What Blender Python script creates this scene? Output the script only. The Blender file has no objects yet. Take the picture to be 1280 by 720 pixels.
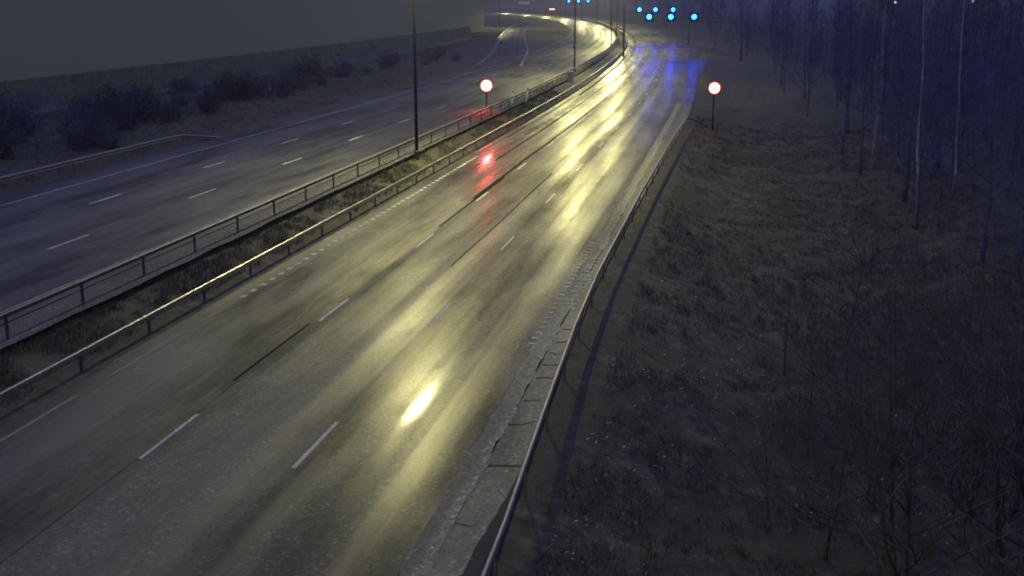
import bpy, bmesh, math, random
import numpy as np
from mathutils import Vector, Matrix

rnd = random.Random(7)
C = bpy.context.scene.collection
scene = bpy.context.scene
PI = math.pi

# ------------------------------------------------------------------ camera
F_PX, HALF_W, HALF_H = 1498.0, 640.0, 360.0
N_PX = math.hypot(F_PX, HALF_H)
CAM_H = 10.0
cam_d = bpy.data.cameras.new('camera')
cam_d.sensor_width = 36.0
cam_d.lens = F_PX / 1280.0 * 36.0
cam_d.clip_start = 0.1
cam_d.clip_end = 6000
cam = bpy.data.objects.new('camera', cam_d)
cam.location = (0, 0, CAM_H)
cam.rotation_euler = (PI / 2 - math.atan2(HALF_H, F_PX), 0, 0)
C.objects.link(cam)
scene.camera = cam


def px(x, y, z=0.0):
    """world point seen at photo pixel (x, y) at height z"""
    h = CAM_H - z
    return (h * N_PX * (x - HALF_W) / (F_PX * y), h * (N_PX ** 2 - 360 * y) / (F_PX * y))


# ------------------------------------------------------------------ road frame
TH = math.atan(0.1843)
S0, RAD = 95.0, 2300.0


def frame(s):
    if s <= S0:
        return s * math.sin(TH), s * math.cos(TH), TH
    u = s - S0
    ph = TH - u / RAD
    bx, by = S0 * math.sin(TH), S0 * math.cos(TH)
    return bx + RAD * (math.cos(ph) - math.cos(TH)), by + RAD * (math.sin(TH) - math.sin(ph)), ph


def P(s, l, z=0.0):
    x, y, ph = frame(s)
    return (x - l * math.cos(ph), y + l * math.sin(ph), z)


def sl(x, y):
    s = x * math.sin(TH) + y * math.cos(TH)
    l = y * math.sin(TH) - x * math.cos(TH)
    for _ in range(6):
        fx, fy, ph = frame(s)
        s += (x - fx) * math.sin(ph) + (y - fy) * math.cos(ph)
        l = -(x - fx) * math.cos(ph) + (y - fy) * math.sin(ph)
    return s, l


def smooth(a, b, x):
    t = min(1.0, max(0.0, (x - a) / (b - a)))
    return t * t * (3 - 2 * t)


def lerp(a, b, t):
    return a + (b - a) * t


def zL(s):
    return 1.0 - 0.6 * smooth(180, 420, s)


def edge_r(s):            # right edge of the paved right carriageway (exit lane opens far away)
    return 3.95 - 2.0 * smooth(150, 215, s) * (1 - smooth(250, 330, s))


def hL(s):
    return lerp(1.45, zL(s) - 0.15, smooth(130, 210, s))


RAIL_S = (-6, 19, 23.5, 27, 34, 41.5, 60, 84, 104, 125)
RAIL_L = (3.7, 3.80, 3.98, 4.12, 4.36, 4.5, 4.42, 4.15, 3.78, 3.78)


def rail_l(s): return float(np.interp(s, RAIL_S, RAIL_L))


def hash2(ix, iy):
    n = (ix * 374761393 + iy * 668265263) & 0xffffffff
    n = ((n ^ (n >> 13)) * 1274126177) & 0xffffffff
    return ((n ^ (n >> 16)) & 0xffff) / 65535.0


def vnoise(x, y):
    ix, iy = math.floor(x), math.floor(y)
    fx, fy = x - ix, y - iy
    fx, fy = fx * fx * (3 - 2 * fx), fy * fy * (3 - 2 * fy)
    return lerp(lerp(hash2(ix, iy), hash2(ix + 1, iy), fx), lerp(hash2(ix, iy + 1), hash2(ix + 1, iy + 1), fx), fy) - 0.5


def G(s, l):
    er = edge_r(s)
    q = l - (er - 3.95)
    if q < 3.7:
        if q > 0:
            z = lerp(-1.15, -0.05, q / 3.7)
        elif q > -5:
            z = lerp(-1.5, -1.15, (q + 5) / 5)
        elif q > -28:
            z = lerp(0.6, -1.5, (q + 28) / 23)
        else:
            z = 0.6
        w = smooth(3.5, 1.0, q) if q < 3.5 else 0
        w = 1 - smooth(1.0, 3.5, q)
        z += w * (0.9 * vnoise(s * .11, l * .11) + .45 * vnoise(s * .37 + 9, l * .37) + .22 * vnoise(s * 1.1, l * 1.1 + 4))
        return z
    if l < 17.25:
        return -0.06
    if l < 20.2:
        t = (l - 17.25) / 2.95
        return lerp(-.05, zL(s) - .30, t) + .3 * t * (1 - t) * (1 + 2 * vnoise(s * .4, l * .6)) * 0.6
    if l < 34.0:
        return zL(s) - .12
    if l < 40:
        return lerp(zL(s) - .12, hL(s), (l - 34) / 6) + .25 * vnoise(s * .3, l * .3) * (l - 34) / 6
    return hL(s) + .3 * vnoise(s * .2, l * .2) + .1 * vnoise(s * .8, l * .8)


# ------------------------------------------------------------------ object helpers
def link(o):
    C.objects.link(o)
    return o


def tag(o, label=None, cat=None, group=None, kind=None):
    if label: o['label'] = label
    if cat: o['category'] = cat
    if group: o['group'] = group
    if kind: o['kind'] = kind
    return o


def thing(name, label, cat, loc, rz=0.0, group=None):
    o = bpy.data.objects.new(name, None)
    o.empty_display_size = .3
    link(o)
    o.location = loc
    o.rotation_euler = (0, 0, rz)
    return tag(o, label, cat, group)


def mesh_obj(name, verts, faces, m, parent=None, uv=None, smoothed=False):
    me = bpy.data.meshes.new(name)
    me.from_pydata([tuple(v) for v in verts], [], [tuple(f) for f in faces])
    if uv is not None:
        lay = me.uv_layers.new(name='UVMap')
        vi = np.empty(len(me.loops), dtype=np.int32)
        me.loops.foreach_get('vertex_index', vi)
        a = np.asarray(uv, dtype=np.float32)[vi]
        lay.data.foreach_set('uv', a.ravel())
    if smoothed:
        me.polygons.foreach_set('use_smooth', [True] * len(me.polygons))
    me.materials.append(m)
    me.update()
    o = bpy.data.objects.new(name, me)
    link(o)
    if parent: o.parent = parent
    return o


def copy_tree(src, loc, rz, scale=1.0, label=None, group=None):
    r = src.copy()
    link(r)
    r.location = loc
    r.rotation_euler = (0, 0, rz)
    r.scale = (scale,) * 3 if not isinstance(scale, tuple) else scale
    if label: r['label'] = label
    if group: r['group'] = group
    for ch in list(src.children):
        c = ch.copy()
        link(c)
        c.parent = r
        for g in list(ch.children):
            d = g.copy()
            link(d)
            d.parent = c
    return r


class Geo:
    def __init__(self):
        self.v, self.f = [], []

    def box(self, c, size, rz=0.0, rx=0.0):
        sx, sy, sz = size[0] / 2, size[1] / 2, size[2] / 2
        M = Matrix.Rotation(rz, 3, 'Z') @ Matrix.Rotation(rx, 3, 'X')
        b = len(self.v)
        for dx, dy, dz in ((-1, -1, -1), (1, -1, -1), (1, 1, -1), (-1, 1, -1), (-1, -1, 1), (1, -1, 1), (1, 1, 1), (-1, 1, 1)):
            p = M @ Vector((dx * sx, dy * sy, dz * sz))
            self.v.append((c[0] + p.x, c[1] + p.y, c[2] + p.z))
        for f in ((0, 3, 2, 1), (4, 5, 6, 7), (0, 1, 5, 4), (1, 2, 6, 5), (2, 3, 7, 6), (3, 0, 4, 7)):
            self.f.append(tuple(b + i for i in f))
        return self

    def tube(self, pts, rads, n=6, cap=True):
        pts = [Vector(p) for p in pts]
        b = len(self.v)
        for i, p in enumerate(pts):
            d = (pts[min(i + 1, len(pts) - 1)] - pts[max(i - 1, 0)])
            if d.length < 1e-9: d = Vector((0, 0, 1))
            d.normalize()
            a = d.cross(Vector((0, 0, 1)))
            if a.length < 1e-3: a = Vector((1, 0, 0))
            a.normalize()
            e = d.cross(a)
            for k in range(n):
                t = 2 * PI * k / n
                q = p + rads[i] * (math.cos(t) * a + math.sin(t) * e)
                self.v.append((q.x, q.y, q.z))
        for i in range(len(pts) - 1):
            for k in range(n):
                k2 = (k + 1) % n
                self.f.append((b + i * n + k, b + i * n + k2, b + (i + 1) * n + k2, b + (i + 1) * n + k))
        if cap:
            self.f.append(tuple(b + k for k in reversed(range(n))))
            e = b + (len(pts) - 1) * n
            self.f.append(tuple(e + k for k in range(n)))
        return self

    def disc(self, c, r, n=24, depth=0.0, y0=0.0):
        """disc facing -Y, bulging by depth"""
        b = len(self.v)
        rings = 4
        self.v.append((c[0], c[1] - depth, c[2]))
        for j in range(1, rings + 1):
            t = j / rings
            for k in range(n):
                a = 2 * PI * k / n
                self.v.append((c[0] + r * t * math.cos(a), c[1] - depth * (1 - t * t), c[2] + r * t * math.sin(a)))
        for k in range(n):
            self.f.append((b, b + 1 + k, b + 1 + (k + 1) % n))
        for j in range(rings - 1):
            o1, o2 = b + 1 + j * n, b + 1 + (j + 1) * n
            for k in range(n):
                k2 = (k + 1) % n
                self.f.append((o1 + k, o2 + k, o2 + k2, o1 + k2))
        return self

    def ring_hood(self, c, r, depth, n=24, th=0.02, a0=0.0, a1=2 * PI):
        """short tube round the axis -Y (a visor)"""
        b = len(self.v)
        m = n + 1
        for k in range(m):
            a = a0 + (a1 - a0) * k / n
            for rr in (r, r + th):
                for yy in (0, -depth):
                    self.v.append((c[0] + rr * math.cos(a), c[1] + yy, c[2] + rr * math.sin(a)))
        for k in range(n):
            p, q = b + 4 * k, b + 4 * (k + 1)
            for i, j in ((0, 1), (1, 3), (3, 2), (2, 0)):
                self.f.append((p + i, p + j, q + j, q + i))
        return self

    def obj(self, name, m, parent=None, smoothed=False, bevel=0.0):
        o = mesh_obj(name, self.v, self.f, m, parent, smoothed=smoothed)
        if bevel:
            bm = bmesh.new()
            bm.from_mesh(o.data)
            bmesh.ops.bevel(bm, geom=bm.edges[:], offset=bevel, segments=1, affect='EDGES')
            bm.to_mesh(o.data)
            bm.free()
        return o


# ------------------------------------------------------------------ materials
def new_mat(name):
    m = bpy.data.materials.new(name)
    m.use_nodes = True
    nt = m.node_tree
    b = nt.nodes['Principled BSDF']
    return m, nt, b


def node(nt, typ, **kw):
    n = nt.nodes.new(typ)
    for k, v in kw.items():
        if k in n.inputs.keys() if hasattr(n.inputs, 'keys') else False:
            n.inputs[k].default_value = v
        else:
            setattr(n, k, v)
    return n


def noise(nt, vec, scale, detail=4, rough=.6, mapscale=None, loc=(0, 0, 0)):
    if mapscale is not None:
        mp = nt.nodes.new('ShaderNodeMapping')
        mp.inputs['Scale'].default_value = mapscale
        mp.inputs['Location'].default_value = loc
        nt.links.new(vec, mp.inputs['Vector'])
        vec = mp.outputs['Vector']
    n = nt.nodes.new('ShaderNodeTexNoise')
    n.inputs['Scale'].default_value = scale
    n.inputs['Detail'].default_value = detail
    n.inputs['Roughness'].default_value = rough
    nt.links.new(vec, n.inputs['Vector'])
    return n.outputs['Fac']


def ramp(nt, fac, stops):
    r = nt.nodes.new('ShaderNodeValToRGB')
    el = r.color_ramp.elements
    while len(el) < len(stops): el.new(.5)
    for e, (p, c) in zip(el, stops):
        e.position = p
        e.color = (*c, 1) if not isinstance(c, (int, float)) else (c, c, c, 1)
    nt.links.new(fac, r.inputs['Fac'])
    return r.outputs['Color']


def mth(nt, op, a, b=None, clamp=False):
    n = nt.nodes.new('ShaderNodeMath')
    n.operation = op
    n.use_clamp = clamp
    for i, v in enumerate((a, b)):
        if v is None: continue
        if isinstance(v, (int, float)): n.inputs[i].default_value = v
        else: nt.links.new(v, n.inputs[i])
    return n.outputs[0]


def mixc(nt, fac, a, b):
    n = nt.nodes.new('ShaderNodeMix')
    n.data_type = 'RGBA'
    for i, v in ((0, fac), (6, a), (7, b)):
        if isinstance(v, (int, float)): n.inputs[i].default_value = v
        elif isinstance(v, tuple): n.inputs[i].default_value = (*v, 1)
        else: nt.links.new(v, n.inputs[i])
    return n.outputs[2]


def bump(nt, b, h, strength, dist):
    n = nt.nodes.new('ShaderNodeBump')
    n.inputs['Strength'].default_value = strength
    n.inputs['Distance'].default_value = dist
    nt.links.new(h, n.inputs['Height'])
    nt.links.new(n.outputs['Normal'], b.inputs['Normal'])
    return n


def uvn(nt):
    n = nt.nodes.new('ShaderNodeUVMap')
    n.uv_map = 'UVMap'
    return n.outputs['UV']


def objn(nt):
    return nt.nodes.new('ShaderNodeTexCoord').outputs['Object']


def asphalt(name, base, rough=(.42, .6), coat=.35, coat_r=.28, track=None, streak=1.0, grain=.6, ruts=(), puddles=(), spec=.55):
    """wet asphalt; uv = (metres along, metres across). ruts: (across, width, strength) of worn tracks holding a water film"""
    m, nt, b = new_mat(name)
    uv = uvn(nt)
    fine = noise(nt, uv, 26, 3, .75)                                   # aggregate
    speck = noise(nt, uv, 70, 1, .5)
    blot = noise(nt, uv, 1.0, 5, .65, (.16, .45, 1))                   # blotches
    strk = noise(nt, uv, 1.0, 4, .55, (.016, 1.5, 1), (3, 11, 0))       # long streaks along the lanes
    strk2 = noise(nt, uv, 1.0, 3, .5, (.05, 4.5, 1), (13, 1, 0))
    col = ramp(nt, fine, [(.25, tuple(.3 * c for c in base)), (.5, base), (.75, tuple(2.4 * c for c in base))])
    vor = nt.nodes.new('ShaderNodeTexVoronoi')
    vor.inputs['Scale'].default_value = 13
    nt.links.new(uv, vor.inputs['Vector'])
    sepc = nt.nodes.new('ShaderNodeSeparateColor')
    nt.links.new(vor.outputs['Color'], sepc.inputs[0])
    col = mixc(nt, mth(nt, 'MULTIPLY', ramp(nt, sepc.outputs[0], [(.84, 0.0), (.9, 1.0)]), .4), col, tuple(4.0 * c for c in base))
    col = mixc(nt, mth(nt, 'MULTIPLY', ramp(nt, sepc.outputs[1], [(.70, 0.0), (.76, 1.0)]), .45), col, tuple(.2 * c for c in base))
    col = mixc(nt, mth(nt, 'MULTIPLY', ramp(nt, strk, [(.40, 0.0), (.62, 1.0)]), .85), col, tuple(.55 * c for c in base))
    wet = mth(nt, 'ADD', mth(nt, 'MULTIPLY', strk, .75 * streak), mth(nt, 'MULTIPLY', blot, .5))
    wet = mth(nt, 'ADD', wet, mth(nt, 'MULTIPLY', strk2, .25 * streak))
    sep = nt.nodes.new('ShaderNodeSeparateXYZ')
    nt.links.new(uv, sep.inputs[0])
    if track:
        w = mth(nt, 'MULTIPLY', mth(nt, 'SUBTRACT', sep.outputs['Y'], track[0]), 2 * PI / track[1])
        w = mth(nt, 'MULTIPLY', mth(nt, 'COSINE', w), track[2])
        wet = mth(nt, 'ADD', wet, w)
    wetm = ramp(nt, wet, [(.5, 0.0), (.98, 1.0)])
    r = mth(nt, 'SUBTRACT', rough[1], mth(nt, 'MULTIPLY', wetm, rough[1] - rough[0]))
    nt.links.new(r, b.inputs['Roughness'])
    cw = mth(nt, 'MULTIPLY', wetm, coat)
    cr = coat_r
    if ruts:
        tot = None
        wob = mth(nt, 'MULTIPLY', mth(nt, 'SUBTRACT', noise(nt, uv, 1.0, 2, .5, (.06, .0, 1), (5, 0, 0)), .5), .9)
        lw = mth(nt, 'ADD', sep.outputs['Y'], wob)
        brk = ramp(nt, noise(nt, uv, 1.0, 5, .7, (.5, 1.6, 1), (2, 7, 0)), [(.30, 0.15), (.50, 1.0)])
        for (l0, wd, k) in ruts:
            d = mth(nt, 'DIVIDE', mth(nt, 'SUBTRACT', lw, l0), wd)
            gss = mth(nt, 'EXPONENT', mth(nt, 'MULTIPLY', mth(nt, 'MULTIPLY', d, d), -1.0))
            gss = mth(nt, 'MULTIPLY', mth(nt, 'MULTIPLY', gss, k), brk)
            tot = gss if tot is None else mth(nt, 'ADD', tot, gss)
        for (sc_, l0, ls, lw_, k) in puddles:
            d1 = mth(nt, 'DIVIDE', mth(nt, 'SUBTRACT', sep.outputs['X'], sc_), ls)
            d2 = mth(nt, 'DIVIDE', mth(nt, 'SUBTRACT', sep.outputs['Y'], l0), lw_)
            e = mth(nt, 'ADD', mth(nt, 'MULTIPLY', d1, d1), mth(nt, 'MULTIPLY', d2, d2))
            e = mth(nt, 'ADD', e, mth(nt, 'MULTIPLY', noise(nt, uv, 1.0, 5, .75, (2.2, 7.0, 1), (4, 4, 0)), 1.4))
            tot = mth(nt, 'ADD', tot, mth(nt, 'MULTIPLY', mth(nt, 'EXPONENT', mth(nt, 'MULTIPLY', e, -1.0)), k))
        tot = mth(nt, 'ADD', tot, 0.0, True)
        cw = mth(nt, 'ADD', cw, tot, True)
        cr = mth(nt, 'SUBTRACT', coat_r, mth(nt, 'MULTIPLY', tot, coat_r - .09))
    nt.links.new(cw, b.inputs['Coat Weight'])
    if isinstance(cr, float): b.inputs['Coat Roughness'].default_value = cr
    else: nt.links.new(cr, b.inputs['Coat Roughness'])
    b.inputs['Coat IOR'].default_value = 1.33
    big = ramp(nt, noise(nt, uv, 1.0, 5, .62, (.07, .42, 1), (31, 4, 0)), [(.40, .12), (.60, 1.0)])
    nt.links.new(mth(nt, 'MULTIPLY', big, spec), b.inputs['Specular IOR Level'])
    nt.links.new(col, b.inputs['Base Color'])
    h = mth(nt, 'ADD', mth(nt, 'MULTIPLY', fine, 1.0), mth(nt, 'MULTIPLY', speck, .3))
    h = mth(nt, 'ADD', h, mth(nt, 'MULTIPLY', sepc.outputs[2], 1.7))
    bm_ = bump(nt, b, h, grain, .045)
    b2 = nt.nodes.new('ShaderNodeBump')
    b2.inputs['Strength'].default_value = grain * .07
    if ruts: nt.links.new(mth(nt, 'MULTIPLY', mth(nt, 'SUBTRACT', 1.0, tot, True), grain * .1), b2.inputs['Strength'])
    b2.inputs['Distance'].default_value = .01
    nt.links.new(h, b2.inputs['Height'])
    nt.links.new(b2.outputs['Normal'], b.inputs['Coat Normal'])
    return m


def simple(name, col, rough=.6, metal=0.0, var=.25, scale=3.0, bumpy=0.0, spec=.5):
    m, nt, b = new_mat(name)
    o = objn(nt)
    n = noise(nt, o, scale, 5, .6)
    c = ramp(nt, n, [(.3, tuple(c * (1 - var) for c in col)), (.7, tuple(min(1, c * (1 + var)) for c in col))])
    nt.links.new(c, b.inputs['Base Color'])
    b.inputs['Roughness'].default_value = rough
    b.inputs['Metallic'].default_value = metal
    b.inputs['Specular IOR Level'].default_value = spec
    if bumpy: bump(nt, b, noise(nt, o, scale * 6, 4, .6), bumpy, .03)
    return m


def emitter(name, col, core, strength, rim_col, rim_strength, radius, edge=.7):
    """lamp lens: bright middle, deeper coloured rim (object coordinates, centre of the lens at the origin)"""
    m, nt, b = new_mat(name)
    o = objn(nt)
    sep = nt.nodes.new('ShaderNodeSeparateXYZ')
    nt.links.new(o, sep.inputs[0])
    d = mth(nt, 'SQRT', mth(nt, 'ADD', mth(nt, 'POWER', sep.outputs['X'], 2.0), mth(nt, 'POWER', sep.outputs['Z'], 2.0)))
    t = mth(nt, 'DIVIDE', d, radius)
    f = ramp(nt, t, [(edge - .06, 0.0), (edge + .06, 1.0)])
    c = mixc(nt, f, col, rim_col)
    st = mth(nt, 'ADD', strength, mth(nt, 'MULTIPLY', f, rim_strength - strength))
    nt.links.new(c, b.inputs['Emission Color'])
    nt.links.new(st, b.inputs['Emission Strength'])
    b.inputs['Base Color'].default_value = (.02, .02, .02, 1)
    b.inputs['Roughness'].default_value = .3
    return m


LANE = 3.56
M_ROAD = asphalt('wet_asphalt', (.074, .073, .046), (.46, .74), .30, .31, track=(6.55, LANE / 2, .10), grain=.8, ruts=((7.6, .5, .16), (11.2, .35, .2), (9.9, .3, .15)), puddles=((28.0, 7.56, 1.05, .14, 2.0),))
M_ROAD_OLD = asphalt('old_wet_asphalt', (.034, .034, .026), (.36, .64), .35, .32, track=(13.6, LANE / 2, .08), grain=.6, ruts=((15.5, .55, .9), (13.7, .25, .3)))
M_ROAD_L = asphalt('damp_asphalt', (.03, .03, .032), (.5, .68), .65, .32, track=(25.3, 1.85, .1), grain=.35)
M_EXIT = asphalt('soaked_asphalt', (.03, .03, .033), (.45, .66), .35, .3, grain=.6)
M_SHOULDER = asphalt('shoulder_asphalt', (.15, .145, .085), (.5, .7), .1, .3, streak=.6, grain=.3)
M_GUTTER = asphalt('crumbled_gravel_edge', (.28, .265, .15), (.4, .65), .3, .25, streak=.3, grain=1.0)
M_STONES = asphalt('dirty_kerb_gravel', (.075, .073, .06), (.7, .85), .0, .3, streak=.3, grain=.8)
M_PAINT = asphalt('worn_white_paint', (.50, .48, .33), (.55, .7), .0, .25, grain=.5)
M_PAINT_DIM = asphalt('faded_paint', (.22, .21, .15), (.6, .75), .02, .3, grain=.4)
M_PAINT_B = asphalt('white_road_paint', (.34, .34, .28), (.6, .75), .02, .3, grain=.4)
M_SEAM = asphalt('bitumen_seam', (.008, .008, .009), (.7, .85), .0, .3, grain=.3, spec=.06)
M_STEEL = simple('galvanised_steel', (.34, .34, .31), .33, .85, .2, 6)
M_POLE = simple('painted_pole_steel', (.008, .009, .012), .9, .0, .1, 2, spec=.04)
M_RAIL = simple('worn_rail_steel', (.22, .215, .19), .5, .6, .2, 6)
M_DULL = simple('dull_steel', (.10, .10, .10), .55, .5, .2, 6)
M_POST = simple('weathered_post_steel', (.09, .092, .095), .55, .3, .2, 6)
M_BLACK = simple('black_housing', (.02, .02, .022), .5, 0, .2, 4)
M_BARRIER = simple('weathered_barrier_boards', (.24, .24, .125), .75, 0, .3, 1.2, .2)
M_PLINTH = simple('pale_concrete', (.30, .30, .28), .8, 0, .2, 1.5, .2)
M_BARK = simple('dark_bark', (.08, .09, .14), .85, 0, .35, 5)
M_TWIG = simple('twig_bark', (.08, .09, .15), .85, 0, .3, 3)
M_BARK_DARK = simple('wet_black_bark', (.06, .058, .062), .8, 0, .3, 5, spec=.15)
M_BIRCH = simple('pale_birch_bark', (.34, .33, .33), .7, 0, .35, 4)
M_FOLI = simple('dark_winter_foliage', (.016, .02, .024), .8, 0, .4, 2)
M_WHITE = simple('white_plastic', (.75, .75, .72), .5, 0, .1, 3)


def facade_mat():
    m, nt, b = new_mat('grey_cladding')
    o = objn(nt)
    n = noise(nt, o, .12, 4, .5)
    c = ramp(nt, n, [(.2, (.50, .505, .25)), (.8, (.515, .52, .26))])
    nt.links.new(c, b.inputs['Base Color'])
    b.inputs['Roughness'].default_value = .9
    b.inputs['Specular IOR Level'].default_value = .1
    return m


M_HALL = facade_mat()


def ground_mat():
    m, nt, b = new_mat('winter_ground')
    uv = uvn(nt)
    n1 = noise(nt, uv, .35, 5, .65)
    n2 = noise(nt, uv, 1.6, 7, .72)
    n3 = noise(nt, uv, 16, 4, .75)
    c = ramp(nt, n2, [(.32, (.017, .018, .014)), (.5, (.070, .069, .044)), (.66, (.19, .175, .09))])
    c = mixc(nt, ramp(nt, n1, [(.38, 0.0), (.62, 1.0)]), c, (.075, .07, .036))
    c = mixc(nt, mth(nt, 'MULTIPLY', ramp(nt, n3, [(.66, 0.0), (.72, 1.0)]), .6), c, (.24, .22, .17))
    nt.links.new(c, b.inputs['Base Color'])
    b.inputs['Roughness'].default_value = .85
    b.inputs['Specular IOR Level'].default_value = .25
    h = mth(nt, 'ADD', n2, mth(nt, 'MULTIPLY', n3, .4))
    bump(nt, b, h, 1.0, .25)
    return m


M_GROUND = ground_mat()


def tint_mat(name, c0, c1, rough=.75):
    m, nt, b = new_mat(name)
    a = nt.nodes.new('ShaderNodeAttribute')
    a.attribute_name = 'tint'
    c = mixc(nt, a.outputs['Fac'], c0, c1)
    nt.links.new(c, b.inputs['Base Color'])
    b.inputs['Roughness'].default_value = rough
    b.inputs['Specular IOR Level'].default_value = .3
    return m


M_GRASS = tint_mat('dead_grass_blades', (.022, .021, .012), (.075, .068, .036))
M_LEAF = tint_mat('fallen_leaves', (.03, .026, .02), (.20, .17, .12), .5)

# ------------------------------------------------------------------ world: overcast night glow
w = bpy.data.worlds.new('World')
scene.world = w
w.use_nodes = True
wn = w.node_tree
bg = wn.nodes['Background']
tc = wn.nodes.new('ShaderNodeTexCoord')
cl = noise(wn, tc.outputs['Generated'], 2.2, 5, .6)
cc = ramp(wn, cl, [(.3, (.41, .52, 1.6)), (.7, (.50, .61, 1.65))])
sp = wn.nodes.new('ShaderNodeSeparateXYZ')
wn.links.new(tc.outputs['Generated'], sp.inputs[0])
gr = ramp(wn, sp.outputs['Z'], [(.0, .05), (.38, .20), (.8, 1.5)])
cc = mixc(wn, ramp(wn, sp.outputs['Z'], [(.1, 1.0), (.6, 0.0)]), cc, (.86, .82, .66))
cc = mixc(wn, 1.0, cc, gr)
cc.node.blend_type = 'MULTIPLY'
wn.links.new(cc, bg.inputs['Color'])
bg.inputs['Strength'].default_value = .40

# ------------------------------------------------------------------ ground and roads
s_list = list(np.arange(-60, 130, 1.25)) + list(np.arange(130, 420, 5)) + list(np.arange(420, 1000, 20)) + list(np.arange(1000, 2001, 100))
l_list = [-500, -300, -200, -140, -100, -80, -66, -56, -48, -42, -37, -33, -30] + list(np.arange(-28, 5.01, .6)) + [5.6, 9, 13, 16.5, 17.2] + \
    list(np.arange(17.6, 20.3, .4)) + [20.5, 24, 28, 32, 33.8, 34.3] + list(np.arange(35, 57, .9)) + [60, 65, 72, 80, 95, 120, 160, 240, 360, 500]


def grid(name, ss, ls, zf, m, kind='structure', drop=0.0):
    v, uv, f = [], [], []
    nl = len(ls) if not callable(ls) else len(ls(ss[0]))
    for s in ss:
        row = ls(s) if callable(ls) else ls
        for l in row:
            v.append(P(s, l, zf(s, l)))
            uv.append((s, l))
    for i in range(len(ss) - 1):
        for j in range(nl - 1):
            a = i * nl + j
            f.append((a, a + nl, a + nl + 1, a + 1) if False else (a, a + 1, a + nl + 1, a + nl))
    o = mesh_obj(name, v, f, m, uv=uv, smoothed=True)
    me = o.data
    me.flip_normals() if me.polygons[0].normal.z < 0 else None
    tag(o, kind=kind)
    return o


grid('ground', s_list, l_list, G, M_GROUND)
s_road = list(np.arange(-40, 420, 5)) + list(np.arange(420, 1401, 20))
L_LINE, A_LINE, R_LINE, E_LINE = 12.79, 9.2, 5.63, 16.5
grid('right_carriageway', s_road, [R_LINE - .05, 9.2, L_LINE + .05], lambda s, l: 0.0, M_ROAD)
grid('old_left_lane', s_road, [L_LINE + .05, 15, 17.1], lambda s, l: 0.0, M_ROAD_OLD)
grid('hard_shoulder', list(np.arange(-40, 123, 3)), lambda s: [rail_l(s) + .14, 4.7, 5.08], lambda s, l: -.004, M_SHOULDER)
def gut_l(s):
    e = .12 * vnoise(s * .9, 3) + .08 * vnoise(s * 3.1, 5)
    return [5.08 + e, 5.16 + e * .7, 5.24, 5.32, 5.40, 5.48, R_LINE - .05 + .05 * vnoise(s * 1.7, 8)]


def gut_z(s, l):
    if l < 5.15 or l > 5.55: return .004
    return -.012 + .05 * vnoise(s * 5.3, l * 9) + .03 * vnoise(s * 13, l * 17)


grid('gravel_edge', list(np.arange(-10, 60, .16)) + list(np.arange(60, 123, 1.0)), gut_l, gut_z, M_GUTTER)
# cracks, stains and a darker margin on the hard shoulder
st = {'v': [], 'f': [], 'uv': []}
for (yy, wd, la, lb) in ((583, .10, 5.05, 4.15), (497, .07, 5.0, 4.5), (528, .06, 5.05, 4.4), (470, .09, 5.0, 4.35), (452, .10, 5.0, 4.5), (438, .10, 5.0, 4.3), (424, .12, 5.0, 4.4), (407, .1, 5.0, 4.5), (660, .05, 5.1, 4.6)):
    sc = sl(*px(620, yy))[0]
    b0 = len(st['v'])
    for i in range(9):
        l = lerp(la, lb, i / 8)
        ds = .25 * vnoise(l * 4, yy) + (la - l) * .25
        hw = wd * (.5 + .5 * vnoise(l * 9, yy + 3)) * (1 - .6 * i / 8) + .008
        for d in (-hw, hw):
            st['v'].append(P(sc + ds + d, l, .0))
            st['uv'].append((sc + ds + d, l))
    for i in range(8):
        a_ = b0 + 2 * i
        st['f'].append((a_, a_ + 1, a_ + 3, a_ + 2))
M_CRACK = asphalt('silted_crack', (.045, .044, .036), (.7, .85), .0, .3, grain=.5, spec=.2)
o = mesh_obj('shoulder_crack', st['v'], st['f'], M_CRACK, uv=st['uv'])
if o.data.polygons[0].normal.z < 0: o.data.flip_normals()
tag(o, kind='structure')
M_MARGIN = asphalt('dark_margin_asphalt', (.03, .03, .026), (.75, .9), .0, .3, grain=.8)  # darker tone for the strip beside the right rail, wider at the near end
grid('dark_margin', list(np.arange(-10, 60, .3)), lambda s: [rail_l(s) + .15, rail_l(s) + .19, rail_l(s) + .24 + .05 * vnoise(s * 2.3, 3) + .45 * (1 - smooth(18, 25, s))],
     lambda s, l: .0, M_MARGIN)
grid('exit_lane', list(np.arange(122, 422, 5)), lambda s: [edge_r(s), lerp(edge_r(s), R_LINE - .05, .5), R_LINE - .05],
     lambda s, l: -.004, M_EXIT)
grid('left_carriageway', s_road, [20.3, 25, 29, 34.0], lambda s, l: zL(s), M_ROAD_L)
grid('gravel_strip', list(np.arange(-20, 320, 1.0)),
     lambda s: [19.35 + .1 * vnoise(s * .5, 1), 19.8, 20.28],
     lambda s, l: lerp(zL(s) - .24, zL(s) - .03, (l - 19.35) / .9), M_STONES)


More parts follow.
